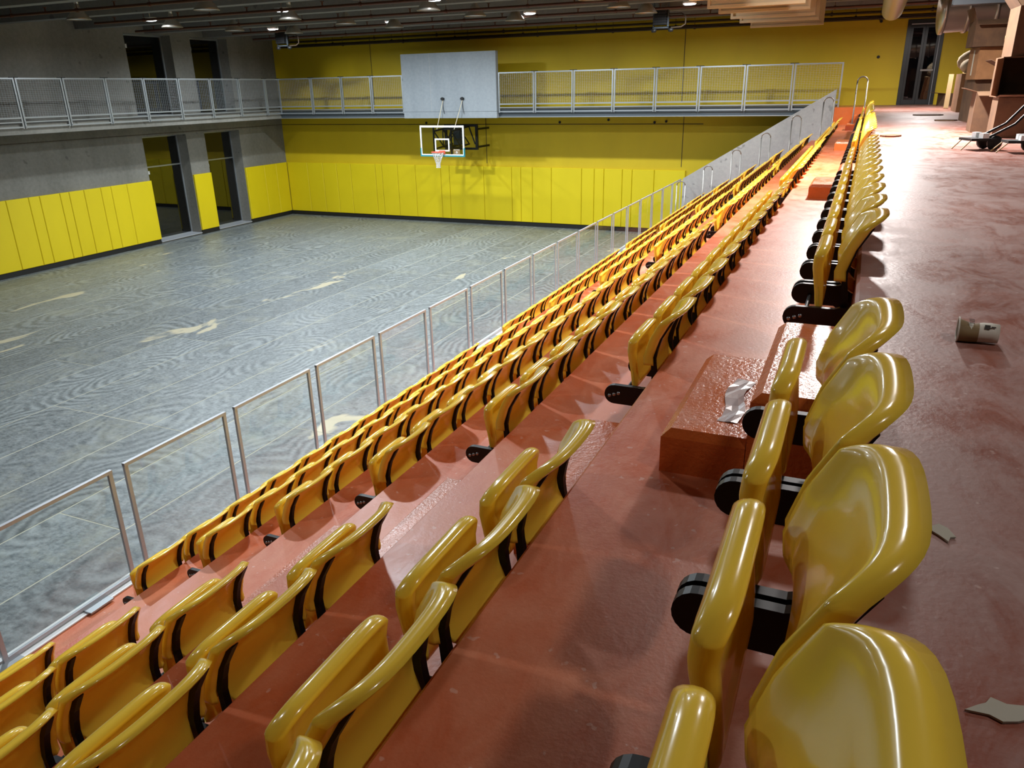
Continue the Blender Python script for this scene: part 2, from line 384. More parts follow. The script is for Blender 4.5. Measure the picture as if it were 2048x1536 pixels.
# ------------------------------------------------------------------ the stand
ROWNAME = {1:'walkway row',2:'second row below the walkway',3:'third row below the walkway',4:'fourth row below the walkway',5:'third row up from the glass',6:'second row up from the glass',7:'front row by the glass'}
def bevel_tier(x0, x1, z1, z0, y0, y1):
    c = .012
    return MB().prism([(x0,z0),(x1,z0),(x1,z1),(x0+c,z1),(x0,z1-c)], 'y', y0, y1)
YE = 26.44
for n in range(1, 8):
    o = bevel_tier(edge(n+1), edge(n)+.02, tread(n), -.2, YREAR, YE).build('stand_tier', 'tier_paint')
    tag(o, 'orange painted concrete tier carrying the %s' % ROWNAME[n], kind='structure')
wk = MB().prism([(E1,-.2),(XR,-.2),(XR,ZW),(E1+.012,ZW),(E1,ZW-.012)], 'y', YREAR, D).build('floor_walkway', 'walkway_paint')
tag(wk, 'dusty reddish upper walkway floor behind the seats', kind='structure')
tag(B(-.92, E1, YE, D, -.2, ZW-.001).build('landing_end', 'block_paint'), 'orange concrete end of the walkway beside the gallery', kind='structure')
# concrete end wall of the stand, sloping with the tiers
ew = MB().prism([(XF-.04,-.2),(XF-.04,2.24),(-.925,4.95),(-.925,-.2)], 'y', YE, YE+.16).build('wall_end', 'concrete_end')
tag(ew, 'sloping pale concrete end wall of the seating stand', kind='structure')

# aisle blocks
BLK = [(0, .462, 5), (3.285, .484, 12), (10.22, .484, 12), (17.16, .484, 12), (24.0, .470, 4)]   # seat blocks: start, pitch, count
AIS = [(2.28,3.12), (9.25,10.08), (16.2,17.02), (23.12,23.88), (25.98,26.40)]
AISNAME = ['nearest aisle','second aisle','third aisle','fourth aisle','last aisle']
def step_block(x0, x1, y0, y1, z0, z1):
    c = .03; m = MB()
    a = [(x0,y0,z0),(x1,y0,z0),(x1,y1,z0),(x0,y1,z0)]; b = [(x0,y0,z1-c),(x1,y0,z1-c),(x1,y1,z1-c),(x0,y1,z1-c)]; e = [(x0+c,y0+c*.5,z1),(x1,y0+c*.5,z1),(x1,y1-c*.5,z1),(x0+c,y1-c*.5,z1)]
    return m.add(a+b+e, [(0,1,2,3),(8,9,10,11)]+[(i,(i+1)%4,4+(i+1)%4,4+i) for i in range(4)]+[(4+i,4+(i+1)%4,8+(i+1)%4,8+i) for i in range(4)])
for ai, (a, b_) in enumerate(AIS):
    if ai < 4:
        o = step_block(edge(1)-.53, edge(1)-.262, a, b_-.02, tread(1), tread(1)+.155).build('aisle_step', 'block_paint')
        tag(o, 'low orange concrete step block below the walkway in the %s' % AISNAME[ai], 'step', 'aisle step blocks')
        o = step_block(edge(1)-.26, edge(1)-.002, a, b_, tread(1), tread(1)+.315).build('aisle_step', 'block_paint')
        tag(o, 'tall orange concrete step block against the walkway in the %s' % AISNAME[ai], 'step', 'aisle step blocks')
    else:
        o = step_block(edge(1)-.4, edge(1)-.002, a, b_, tread(1), tread(1)+.3).build('aisle_step', 'block_paint')
        tag(o, 'orange concrete step block below the walkway in the %s' % AISNAME[ai], 'step', 'aisle step blocks')
    for n in range(2, 8):
        o = step_block(edge(n)-.30, edge(n)-.002, a, b_, tread(n), tread(n)+RISE/2).build('aisle_step', 'block_paint')
        tag(o, 'orange half step in the %s beside the %s' % (AISNAME[ai], ROWNAME[n]), 'step', 'aisle step blocks')

# ------------------------------------------------------------------ tip-up seats
def sstep(a, b, x):
    t = min(1, max(0, (x-a)/(b-a))); return t*t*(3-2*t)
CW = .452; HW = .222
def shell(ss, vv, fn):
    """closed shell from a grid: fn(s, v) gives the two surface points"""
    fr = []; bk = []
    for v in vv:
        for s in ss:
            a, b = fn(s, v); fr.append(a); bk.append(b)
    nu, nv = len(ss), len(vv); n = nu*nv; f = []
    for j in range(nv-1):
        for i in range(nu-1):
            q = (j*nu+i, j*nu+i+1, (j+1)*nu+i+1, (j+1)*nu+i); f.append(q); f.append(tuple(n+k for k in q[::-1]))
    ring = [i for i in range(nu)]+[j*nu+nu-1 for j in range(1,nv)]+[(nv-1)*nu+i for i in range(nu-2,-1,-1)]+[j*nu for j in range(nv-2,0,-1)]
    for a, b in zip(ring, ring[1:]+ring[:1]): f.append((b, a, n+a, n+b))
    m = MB(); m.add(fr+bk, f, True); return m
SS = [-1,-.985,-.955,-.92,-.88,-.84,-.80,-.74,-.66,-.54,-.38,-.2,0]; SS = SS+[-s for s in SS[-2::-1]]
VV = [0,.06,.12,.19,.27,.36,.46,.56,.66,.75,.82,.87,.91,.94,.965,.985,1]
TZ = ([0,.15,.3,.6,.85,1],[.385,.430,.476,.580,.662,.705]); TX = ([0,.1,.2,.35,.6,.85,1],[.006,-.026,-.044,-.046,-.016,.032,.064])
def back_pt(s, t):
    return float(np.interp(t,*TX))-(.012*s*s+(.010+.020*t)*abs(s)**4), CW/2+s*HW, float(np.interp(t,*TZ))
def backrest_fn(s, v):
    a = abs(s)
    vt = 1-.17*a**6.5; vb = .21*sstep(.60,.74,a)+.05*max(0,a-.9)/.1*.6
    t = vb+(vt-vb)*v; x, y, z = back_pt(s, t)
    y = CW/2+(y-CW/2)*(1-.02*t)
    dtop = (vt-t)*.345; ds = (1-a)*HW; d = min(dtop, ds); r = .016
    if d < r: off = r-math.sqrt(max(0,r*r-(r-d)**2))
    else: off = 0
    tk = .008+.036*(1-sstep(.020,.036,d))
    tail = 1-sstep(.0,.2,t)
    dish = .007*sstep(.02,.08,d)
    return (x+off+dish, y, z), (x+dish+max(tk,off+.012), y, z)
SEAT_ME = {}
SEAT_ME['backrest'] = shell(SS, VV, backrest_fn).mesh('backrest', 'seat_yellow')
PZ = ([0,.35,.65,1],[.315,.410,.500,.584]); PX = ([0,.3,.65,.85,1],[-.112,-.118,-.134,-.128,-.112])
def pan_fn(s, v):
    a = abs(s); vt = 1-.17*a**6; vb = .05*a**6
    t = vb+(vt-vb)*v; x = float(np.interp(t,*PX)); z = float(np.interp(t,*PZ)); hw = .196*(1-.05*(1-t)); y = CW/2+s*hw
    d = min((vt-t)*.31, (1-a)*hw, (t-vb)*.31+.006); r = .022
    off = r-math.sqrt(max(0,r*r-(r-d)**2)) if d < r else 0
    off = min(off, .019)
    h = .015+.010*t
    dish = (.006+.014*t)*sstep(.03,.07,d)
    return (x-h+off, y, z), (x+h-off-dish, y, z)
SEAT_ME['seat_pan'] = shell(SS, VV, pan_fn).mesh('seat_pan', 'seat_yellow')
def bracket():
    pts = [(.016,.345),(-.03,.345),(-.05,.338),(-.2,.338)]
    pts += [(-.2+.047*math.cos(a), .291+.047*math.sin(a)) for a in np.linspace(math.pi/2, 3*math.pi/2, 11)]
    pts += [(-.06,.244),(-.03,.225),(.016,.225)]
    return MB().prism(pts, 'y', -.013, .013)
SEAT_ME['bracket'] = bracket().mesh('bracket', 'black_metal')
def upright(sg):
    m = MB(); prev = None; s0, s1 = (.735*sg, .84*sg); rings = []
    for t, zz in ((None,.26),(None,.36),(.2,0),(.3,0),(.45,0),(.6,0),(.75,0),(.86,0)):
        if t is None:
            x = -.018; y0 = CW/2+s0*HW; y1 = CW/2+s1*HW; z = zz; xa, xb = x-.012, x+.016
        else:
            xx, _, z = back_pt((s0+s1)/2, t); xa, xb = xx+.020, xx+.042; y0 = CW/2+s0*HW; y1 = CW/2+s1*HW
        rings.append([(xa,y0,z),(xb,y0,z),(xb,y1,z),(xa,y1,z)])
    v = [p for r in rings for p in r]; f = [(3,2,1,0), tuple(range(len(v)-4,len(v)))]
    for i in range(len(rings)-1):
        f += [(4*i+k, 4*i+(k+1)%4, 4*i+4+(k+1)%4, 4*i+4+k) for k in range(4)]
    return m.add(v, f)
SEAT_ME['up0'] = upright(-1).mesh('upright', 'black_metal'); SEAT_ME['up1'] = upright(1).mesh('upright', 'black_metal')
SEAT_ME['rod'] = MB().tube([(-.165,.03,.285),(-.165,CW-.03,.285)], .009, 6).mesh('rod', 'black_metal')
SEAT_ME['bolt'] = MB().lathe([(1e-4,-.005),(.007,-.005),(.009,0)], (0,0,0), 8, 'y').mesh('bolt', 'steel_bolt')
for k_ in ('backrest','seat_pan'):
    pass
BLKNAME = ['on the near side of the nearest aisle','past the nearest aisle','past the second aisle','past the third aisle','past the fourth aisle']
def seat(n, bi, i, y, first):
    if bi == 0: lab = 'yellow seat, %s, %s before the nearest aisle' % (ROWNAME[n], ('last','second last','third last','fourth last','fifth last')[i])
    else: lab = 'yellow seat, %s, %s one %s' % (ROWNAME[n], ORD[i], BLKNAME[bi])
    t = thing('stadium_seat', lab, 'seat', (edge(n)-.016, y, tread(n)-.008), 'yellow tip-up seats of the stand')
    link('backrest', SEAT_ME['backrest'], t); link('seat_pan', SEAT_ME['seat_pan'], t)
    for yy in (.016, CW-.016):
        b = link('bracket', SEAT_ME['bracket'], t, (0,yy,0))
        if first and yy < .1:
            for j, (bx, bz) in enumerate(((-.222,.283),(-.200,.291),(-.178,.299))): link('bolt', SEAT_ME['bolt'], b, (bx,-.013,bz))
    link('upright', SEAT_ME['up0'], t); link('upright', SEAT_ME['up1'], t)
    link('rod', SEAT_ME['rod'], t)
NEARCOUNT = {1:4,2:4,3:4,4:4,5:3,6:3,7:2}
for n in range(1, 8):
    for bi, (y0, p, cnt) in enumerate(BLK):
        for i in range(cnt):
            if bi == 0:
                if i >= NEARCOUNT[n]: continue
                seat(n, 0, i, 2.149-CW-p*i+.004, False)
            else: seat(n, bi, i, y0+p*i+.016, i == 0)

# ------------------------------------------------------------------ glass railing in front of the stand
XGR = XF-.04; GT, GB = 2.26, tread(7)
pm = {}
W = 1.19
pm['stile'] = B(-.012,.012,0,.035,0,GT-GB-.002).mesh('stile','aluminium')
pm['top'] = B(-.016,.016,0,W,GT-GB-.03,GT-GB).mesh('top_rail','aluminium')
pm['pane'] = B(-.004,.004,.036,W-.036,.06,GT-GB-.03).mesh('pane','clear_glass')
pm['bot'] = B(-.012,.012,.036,W-.036,.03,.06).mesh('bottom_rail','aluminium')
yy = 3.965-1.3107*3; i = 0
while yy < YE-.2:
    wd = min(W, YE-.03-yy)
    if wd > .5:
        t = thing('glass_panel', '%s framed glass railing panel from the near end' % ORD[i], 'railing panel', (XGR,yy,GB), 'glass railing panels')
        link('stile', pm['stile'], t); link('stile', pm['stile'], t, (0,W-.035,0)); link('top_rail', pm['top'], t); link('bottom_rail', pm['bot'], t); link('pane', pm['pane'], t)
        if wd < W: t.scale[1] = wd/W
        i += 1
    yy += 1.3107
ch = MB().prism([(-.09,-.02),(-.05,-.02),(-.05,.03),(-.03,.03),(-.03,.005),(.06,.005),(.06,.016),(-.018,.016),(-.018,.042),(-.062,.042),(-.062,-.008),(-.09,-.008)], 'y', -1, YE-.02)
o = thing('base_channel', 'pale metal base channel along the foot of the glass railing', 'channel', (XGR,0,GB))
ch.build('profile', 'white_metal', o)
bk_ = B(.0,.10,0,.22,.017,.032).mesh('clamp_plate', 'galvanised')
for j in range(34): link('clamp_plate', bk_, o, (0,.2+.78*j,0))
tag(B(XF-.15, XF, YREAR, YE, -.2, GB-.03).build('wall_stand_front', 'concrete'), 'low concrete front face of the seating stand', kind='structure')

# ------------------------------------------------------------------ galleries with mesh railings
gs = MB().box(XL, -.925, YG, D, 4.19, 4.47).box(XL, XG, YREAR, YG, 4.19, 4.47).build('gallery_slab', 'concrete')
tag(gs, 'concrete gallery walkway along the end wall and side wall', kind='structure')
RT = 5.70
def rail_panel(w, mesh_lines, seed):
    """parts of one railing panel of width w in local x, z from 0 (deck) upward"""
    H0, H1 = .15, RT-4.47
    d = {}
    d['stile'] = B(0,.045,-.02,.02,-.12,H1).mesh('stile','galvanised')
    d['top'] = B(.045,w-.045,-.02,.02,H1-.04,H1).mesh('top_rail','galvanised')
    d['mid'] = B(.045,w-.045,-.02,.02,H0,H0+.04).mesh('bottom_rail','galvanised')
    m = MB(); z = H0+.06
    while z < H1-.05: m.box(.045,w-.045,-.002,.002,z,z+.0035); z += .05
    x = .07
    while x < w-.06: m.box(x,x+.0028,-.002,.002,H0+.04,H1-.04); x += .08
    d['mesh'] = m.mesh('wire_mesh','galv_wire')
    d['kick'] = B(.02,w-.02,-.03,-.015,.04,.07).mesh('lower_rail','galvanised')
    d['kick2'] = B(.02,w-.02,-.03,-.015,-.10,-.06).mesh('lower_rail','galvanised')
    d['clip'] = B(-.11,.012,-.026,.026,H1+.001,H1+.02).mesh('rail_clip','black_metal'); d['clip2'] = B(-.012,.11,-.026,.026,H1+.001,H1+.02).mesh('rail_clip','black_metal')
    return d
cache = {}
def place_panel(x0, x1, loc_fn, rz, label, clip=True, clip2=True):
    w = round(x1-x0-.03, 2)
    if w not in cache: cache[w] = rail_panel(w, 0, 0)
    d = cache[w]
    t = thing('mesh_railing_panel', label, 'railing panel', loc_fn(x0+.015), 'mesh railing panels of the galleries', rz)
    link('stile', d['stile'], t); link('stile', d['stile'], t, (w-.045,0,0)); link('top_rail', d['top'], t); link('bottom_rail', d['mid'], t)
    link('wire_mesh', d['mesh'], t); link('lower_rail', d['kick'], t); link('lower_rail', d['kick2'], t)
    if clip: link('rail_clip', d['clip'], t, (w,0,0))
    if clip2: link('rail_clip', d['clip2'], t)
bx = [-21.93,-20.3,-18.87,-17.5,-16.09]
for i in range(4): place_panel(bx[i], bx[i+1], lambda x: (x, YG-.10, 4.47), 0, 'galvanised mesh railing panel on the end gallery, %s from its left corner' % ORD[i], i < 3, i > 0)
bx = [-12.17,-10.77,-9.34,-7.91,-6.49,-5.06,-3.63,-2.21,-.80]
for i in range(8): place_panel(bx[i], bx[i+1], lambda x: (x, YG-.10, 4.47), 0, 'galvanised mesh railing panel on the end gallery, %s right of the concrete panel' % ORD[i], i < 7, i > 0)
by = [26.72]+[25.86-1.475*i for i in range(15)]
for i in range(15):
    place_panel(by[i+1], by[i], lambda y: (XG+.06, y, 4.47), math.pi/2, 'galvanised mesh railing panel on the side gallery, %s from the far corner' % ORD[i])
for a, b_, lab in ((-22.0,-16.09,'galvanised edge channel of the end gallery left of the concrete panel'),(-12.2,-.93,'galvanised edge channel of the end gallery right of the concrete panel')):
    t = thing('fascia_channel', lab, 'fascia', (0,YG,4.19))
    MB().prism([(-.012,0),(-.06,0),(-.06,.02),(-.02,.02),(-.02,.26),(-.06,.26),(-.06,.28),(-.012,.28)], 'x', a, b_).build('channel', 'galv_dark', t)
    B(a, b_, -.075, -.061, 0, .028).build('lip', 'galvanised', t)

# concrete panel with pulleys, in front of the gallery
cpn = thing('concrete_panel', 'pale concrete panel standing in the gallery railing above the hoop', 'panel', (-14.13, YG, 4.19))
B(-1.93, 1.93, -.20, -.003, .22, 2.22).build('upper_panel', 'concrete_panel', cpn); B(-1.93, 1.93, -.19, -.003, -.01, .212).build('lower_panel', 'concrete_panel', cpn)
B(-.74,-.725,-.202,-.199,.22,2.2).build('joint_line','concrete_end',cpn)
for x in (-14.37, -13.56):
    p = thing('pulley', 'small black rope pulley on the concrete panel, %s one' % ('left' if x < -14 else 'right'), 'pulley', (x, YG-.2, 4.85))
    MB().cyl((0,-.06,0), .055, .06, 'y', 12).build('wheel', 'black_rubber', p); B(-.07,.07,-.05,-.002,-.03,.03).build('bracket', 'black_metal', p)
    MB().tube([(0,-.03,-.05),(.02,-.03,-.3),(.05,-.02,-.52)], .008, 5).build('loose_cord', 'black_rubber', p)

# ------------------------------------------------------------------ basketball backboard
bb = thing('basketball_backboard', 'clear basketball backboard with white frame on a black steel truss', 'backboard', (-14.13, 25.9, 2.90))
hw, hh, t_ = .9, 1.05, .05
MB().box(-hw,-hw+t_,-.02,.02,0,hh).box(hw-t_,hw,-.02,.02,0,hh).box(-hw+t_,hw-t_,-.02,.02,hh-t_*1.3,hh).box(-hw+t_,hw-t_,-.02,.02,0,t_).build('frame', 'white_paint', bb)
B(-hw+t_,hw-t_,-.006,.006,t_,hh-t_*1.3).build('pane', 'board_glass', bb)
MB().box(-.3,-.25,-.012,-.007,.15,.6).box(.25,.3,-.012,-.007,.15,.6).box(-.25,.25,-.012,-.007,.55,.6).box(-.25,.25,-.012,-.007,.15,.2).build('target_square', 'white_paint', bb)
MB().box(-hw-.015,hw+.015,-.03,.03,-.035,.012).box(-hw-.015,-hw+.022,-.03,.03,.012,.27).box(hw-.022,hw+.015,-.03,.03,.012,.27).build('edge_padding', 'teal_pad', bb)
B(.46,.72,-.012,-.007,.03,.23).build('maker_label', 'cup_kraft', bb)
MB().box(.47,.71,-.014,-.0125,.205,.215).lathe([(.02,-.014),(.035,-.014),(.035,-.0125),(.02,-.0125)],(.59,0,.115),14,'y').build('label_print', 'white_paint', bb)
rim = MB().tube([(.225*math.cos(a), -.375+.225*math.sin(a), .15) for a in np.linspace(0,2*math.pi,29)[:-1]], .016, 8, closed=True).box(-.09,.09,-.16,-.02,.10,.17).box(-.12,.12,-.05,-.015,.06,.18).build('rim', 'rim_red', bb)
nm = MB()
def netr(z): return float(np.interp(z, [-.40,-.28,-.14,.14],[.075,.07,.11,.218]))
for k in range(12):
    for sg in (1,-1):
        nm.tube([(netr(z)*math.cos(2*math.pi*(k/12)+sg*q*.5), -.375+netr(z)*math.sin(2*math.pi*(k/12)+sg*q*.5), z) for q, z in enumerate((.14,.0,-.14,-.28,-.40))], .007, 4)
nm.build('net', 'net_white', rim)
tr = MB()
for x in (-.36,.36):
    tr.bar((x,.04,-.0),(x,.04,1.05),.05,.05)
    for z in (.22,.85): tr.bar((x,.04,z),(x,1.5,z+.1),.05,.05)
    tr.bar((x,.06,.85),(x,.75,.28),.035,.035); tr.bar((x,.75,.28),(x,.75,.88),.035,.035); tr.bar((x,.75,.88),(x,1.45,.35),.035,.035)
for z in (.25,.88): tr.bar((-.36,.75,z),(.36,.75,z),.04,.04)
tr.bar((-.36,.75,.28),(.36,.75,.9),.03,.03)
tr.build('truss', 'black_metal', bb)
rf = MB()
for x in (-.66,.66): rf.bar((x,1.55,.1),(x,1.55,1.02),.09,.09); rf.bar((x,1.6,.85),(x,2.6,.85),.07,.07); rf.bar((x,1.6,.2),(x,2.6,.2),.07,.07)
for z in (.14,.98): rf.bar((-.7,1.55,z),(.7,1.55,z),.08,.08)
rf.bar((.36,1.5,.95),(.6,1.52,.3),.04,.04); rf.bar((-.36,1.5,.95),(-.6,1.52,.3),.04,.04)
rf.build('wall_mount', 'black_metal', bb)
B(-.16,.2,1.2,1.45,.3,.9).build('winch_box', 'door_black', bb)
for x, x2 in ((-.36,-.22),(.36,.58)):
    MB().tube([(x,.3,.9),(x2,.62,1.9)], .012, 5).build('rope', 'rope', bb)

# ------------------------------------------------------------------ handrail hoops in the fourth aisle
hp = {}
for n in range(1, 8):
    zb = tread(n) if n > 1 else tread(1)
    za = zb+(.155 if n == 1 else 0)+.001; zb = zb+(.315 if n == 1 else RISE/2)+.001
    zt = (ZW if n == 1 else tread(n-1))+.83
    xa, xb = edge(n)-.38, edge(n)-.13
    pts = [(xa,0,za)] + [(xa,0,zt-.12)] + [((xa+xb)/2-.125*math.cos(a), 0, zt-.125+.125*math.sin(a)) for a in np.linspace(0,math.pi,11)] + [(xb,0,zt-.12),(xb,0,zb)]
    t = thing('handrail_hoop', 'steel handrail hoop in the fourth aisle beside the %s' % ROWNAME[n], 'handrail', (0,23.5,0), 'handrail hoops of the fourth aisle')
    MB().tube(pts, .017, 8).build('tube', 'stainless', t)
    MB().cyl((xa,0,za), .05, .012, 'z', 10).build('foot_plate', 'stainless', t)
    MB().cyl((xb,0,zb), .05, .012, 'z', 10).build('foot_plate', 'stainless', t)

# ------------------------------------------------------------------ door at the end of the walkway
dr = MB().box(DX0+.002,DX0+.11,D-.03,D+.12,ZW,DZ1-.003).box(DX1-.11,DX1-.002,D-.03,D+.12,ZW,DZ1-.003).box(DX0+.11,DX1-.11,D-.03,D+.12,DZ1-.12,DZ1-.003).build('door_1', 'door_black'); tag(dr, 'black double door in the yellow wall at the walkway end', kind='structure')
mx_ = (DX0+DX1)/2
for a, b_, s in ((DX0+.115, mx_-.004, 1), (mx_+.004, DX1-.115, -1)):
    lf = MB().box(a,a+.07,D+.03,D+.08,ZW+.01,DZ1-.13).box(b_-.07,b_,D+.03,D+.08,ZW+.01,DZ1-.13).box(a+.07,b_-.07,D+.03,D+.08,ZW+.01,ZW+.15).box(a+.07,b_-.07,D+.03,D+.08,DZ1-.24,DZ1-.13).build('leaf', 'door_black', dr)
    B(a+.07,b_-.07,D+.05,D+.06,ZW+.15,DZ1-.24).build('pane', 'window_glass', lf)
B(mx_+.02,DX1-.15,D-.005,D+.025,ZW+.98,ZW+1.03).build('push_bar', 'stainless', dr)
B(DX1-.118,DX1-.108,D-.035,D-.031,ZW,DZ1-.1).build('edge_strip', 'aluminium', dr)
B(DX0+.11,DX1-.11,D-.04,D-.031,DZ1-.15,DZ1-.12).build('header_strip', 'aluminium', dr)

# ------------------------------------------------------------------ ceiling lamps
lk = 0
cone_me = MB().lathe([(.045,.36),(.06,.34),(.07,.28),(.27,.035),(.285,.0),(.278,.0),(.26,.03),(.06,.27)], (0,0,0), 22).mesh('shade', 'lamp_shade')
ring_me = MB().lathe([(.278,-.012),(.292,-.012),(.292,.006),(.278,.006),(.278,-.012)], (0,0,0), 22).mesh('shade_ring', 'lamp_shade')
bulb_me = MB().lathe([(.001,.03),(.05,.05),(.06,.11),(.03,.22),(.03,.28)], (0,0,0), 12).mesh('bulb', 'paper_white')
neck_me = MB().lathe([(.001,.34),(.055,.34),(.055,.5),(.001,.5)], (0,0,0), 12).tube([(0,0,.5),(0,0,.83)], .006, 5).mesh('housing', 'lamp_shade')
rows = [(22.4,'row nearest the yellow wall'),(20.4,'second row from the yellow wall'),(18.3,'third row from the yellow wall'),(15.2,'fourth row from the yellow wall')]
for (y, rn), xs_ in zip(rows, ((-17.53,-13.7,-9.64,-5.79),(-18.2,-14.08,-9.94,-5.98),(-18.58,-14.39,-10.18,-6.0),(-18.5,-14.3,-10.1,-6.0))):
    for i, x in enumerate(xs_):
        t = thing('bell_lamp', 'unlit bell shaped ceiling lamp, %s, %s from the left' % (rn, ORD[i]), 'lamp', (x,y,6.985), 'bell shaped ceiling lamps')
        for nme, me in (('shade',cone_me),('shade_ring',ring_me),('bulb',bulb_me),('housing',neck_me)): link(nme, me, t)
hous = MB().lathe([(.001,.02),(.19,.02),(.18,.09),(.001,.09)], (0,0,0), 18).tube([(0,0,.09),(0,0,.6)], .012, 6).mesh('housing', 'white_metal')
lens = MB().lathe([(.001,.0),(.14,.002),(.17,.019),(.001,.019)], (0,0,0), 18).mesh('lens', 'led_lens')
seen = {}
for x, y, z, wt, colr in LEDS:
    if x != -.05: seen[y] = seen.get(y,0)+1
    if y == 23.8: lab = 'lit round ceiling light over the walkway near the door'
    elif x == 1.7: lab = 'lit round ceiling light over the near end of the walkway'
    elif x == -.05: lab = 'lit round ceiling light over the seating stand, %s one' % ('farther' if y > 9 else 'nearer')
    else: lab = 'lit round court light, %s from the left, %s row from the yellow wall' % (ORD[seen[y]-1], {22.95:'first',17.5:'second',12.2:'third',6.8:'fourth',.9:'fifth'}[y])
    t = thing('ceiling_light', lab, 'light', (x,y,z), 'round ceiling lights')
    link('housing', hous, t); link('lens', lens, t)
    ld = bpy.data.lights.new('led', 'AREA'); ld.shape = 'DISK'; ld.size = .28; ld.spread = math.radians(171); ld.energy = wt; ld.color = colr
    lo = bpy.data.objects.new('led_light', ld); C.objects.link(lo); lo.parent = t; lo.location = (0,0,-.012)

# dark winch units under the ceiling
def winch(x, y, z, lab):
    t = thing('ceiling_winch', lab, 'winch', (x,y,z), 'ceiling winch units')
    m = MB()
    for k in range(6): m.box(-.19,.19,-.14,.14,.02+.07*k,.075+.07*k)
    m.box(-.17,.17,-.12,.12,.02,.42); m.build('body', 'black_rubber', t)
    MB().box(-.235,-.195,-.02,.02,-.05,.78).box(.195,.235,-.02,.02,-.05,.78).box(-.235,.235,-.02,.02,-.07,-.03).build('hanger', 'galv_dark', t)
    for xx in (-.2,.3): MB().lathe([(.001,-.17),(.06,-.17),(.09,-.1),(.05,-.075),(.001,-.075)], (xx,0,0), 12).build('sheave', 'black_rubber', t)
    MB().tube([(.3,0,-.06),(.6,0,-.05),(.72,0,.02),(.72,0,.22),(.6,0,.3),(.24,0,.3)], .022, 8).build('pipe_loop', 'dark_pipe', t)
winch(-19.6, 24.35, 6.80, 'dark winch unit hanging under the ceiling by the concrete wall corner')
winch(-5.85, 24.35, 6.78, 'dark winch unit hanging under the ceiling above the end gallery')

# hanging pale acoustic baffles over the far end of the stand
for i, y in enumerate((14.0,15.6,16.8,18.3,19.6,21.4)):
    t = thing('ceiling_baffle', 'pale wooden baffle board hanging over the stand, %s from the near end' % ORD[i], 'baffle', (-2.06,y,6.43), 'hanging baffles over the stand')
    B(-.82,.82,-.03,.03,.05,.72).build('board', 'baffle_wood', t)
    B(-.84,.84,-.055,.055,0,.049).build('bottom_batten', 'baffle_wood', t)
    MB().box(-.84,-.79,-.05,.05,.05,.72).box(.79,.84,-.05,.05,.05,.72).build('end_batten', 'baffle_wood', t)

# round ventilation duct over the walkway
t = thing('air_duct', 'round silver air duct with bright rim above the walkway boxes', 'duct', (1.12,19.0,6.42))
prof = [(0,0,0),(.5,.06,.02),(1.0,.12,.05),(2.4,.35,.22)]
MB().tube(prof, [.40,.40,.39,.34], 28, caps=False).build('duct_wall', 'duct_metal', t)
d0 = Vector(prof[1]).normalized()
for q in (0, .42, .9):
    a = d0*q; MB().tube([a-d0*.03, a-d0*.03, a+d0*.03, a+d0*.03], [.395,.43,.43,.395], 28, caps=False).build('flange', 'duct_metal', t)
t = thing('air_duct', 'second silver air duct just under the ceiling beyond the stand', 'duct', (.25,17.0,6.78))
MB().tube([(0,0,0),(0,6,0)], .24, 20).build('duct_wall', 'duct_metal', t)
t = thing('cable_tray', 'dark metal cable tray under the ceiling over the boxes', 'tray', (1.05,15.5,6.27))
MB().box(0,2.4,0,.3,0,.02).box(0,2.4,0,.015,.02,.1).box(0,2.4,.285,.3,.02,.1).build('tray', 'galv_dark', t)
for xx in (.2,1.2,2.2): MB().box(xx,xx+.03,.13,.16,.02,1.57).build('hanger', 'galv_dark', t)

# ------------------------------------------------------------------ boxes and rubbish on the walkway
def carton(lab, x, y, z, w, d, h, rz=0, flaps=(), mat='cardboard', tape=False, open_=True):
    t = thing('cardboard_box', lab, 'box', (x*KW,y*KW,ZW+(z-ZW)*KW), 'cardboard boxes on the walkway', rz); t.scale = (KW,KW,KW)
    k = .008
    m = MB().box(0,w,0,d,0,k).box(0,k,0,d,k,h).box(w-k,w,0,d,k,h).box(k,w-k,0,k,k,h).box(k,w-k,d-k,d,k,h)
    if not open_: m.box(k,w-k,k,d-k,h-k,h)
    m.build('body', mat, t)
    for side, ang, ln in flaps:
        c, s = math.cos(ang)*ln, math.sin(ang)*ln     # ang above horizontal, outward
        if side == 'l': q = [(0,0,h),(0,d,h),(-c,d-.01,h+s),(-c,.01,h+s)]; e = Vector((0,0,.006))
        if side == 'r': q = [(w,0,h),(w,d,h),(w+c,d-.01,h+s),(w+c,.01,h+s)]; e = Vector((0,0,.006))
        if side == 'f': q = [(0,0,h),(w,0,h),(w-.01,-c,h+s),(.01,-c,h+s)]; e = Vector((0,0,.006))
        if side == 'b': q = [(0,d,h),(w,d,h),(w-.01,d+c,h+s),(.01,d+c,h+s)]; e = Vector((0,0,.006))
        if abs(math.sin(ang)) > .8: e = Vector((.006,0,0)) if side in 'lr' else Vector((0,.006,0))
        MB().hexa(q, [Vector(p)+e for p in q]).build('flap', mat, t)
    if tape: MB().box(-.001,.0005,d/2-.03,d/2+.03,.05,h-.03).build('tape_strip', 'paper_white', t)
    return t
carton('tall tan carton lit on its left side, standing on the walkway', 1.40,16.0,ZW, .62,1.0,.62, 0, (), 'cardboard', False, False)
carton('low brown carton with torn top beside the walkway', 1.02,9.75,ZW, .34,.42,.40, 0, (('l',.3,.12),('f',-.4,.1)), 'cardboard_dark')
carton('wide brown carton on the floor under the open fronted carton', 1.10,8.75,ZW, .75,.40,.36, 0, (), 'cardboard_dark', False, False)
carton('large tan carton with open flap, highest beside the carts', 1.14,8.80,ZW+.712, .6,.45,.42, .05, (('l',.9,.20),('b',1.3,.2)), 'cardboard_dark')  # darker cardboard stands in for the shade on this tan carton
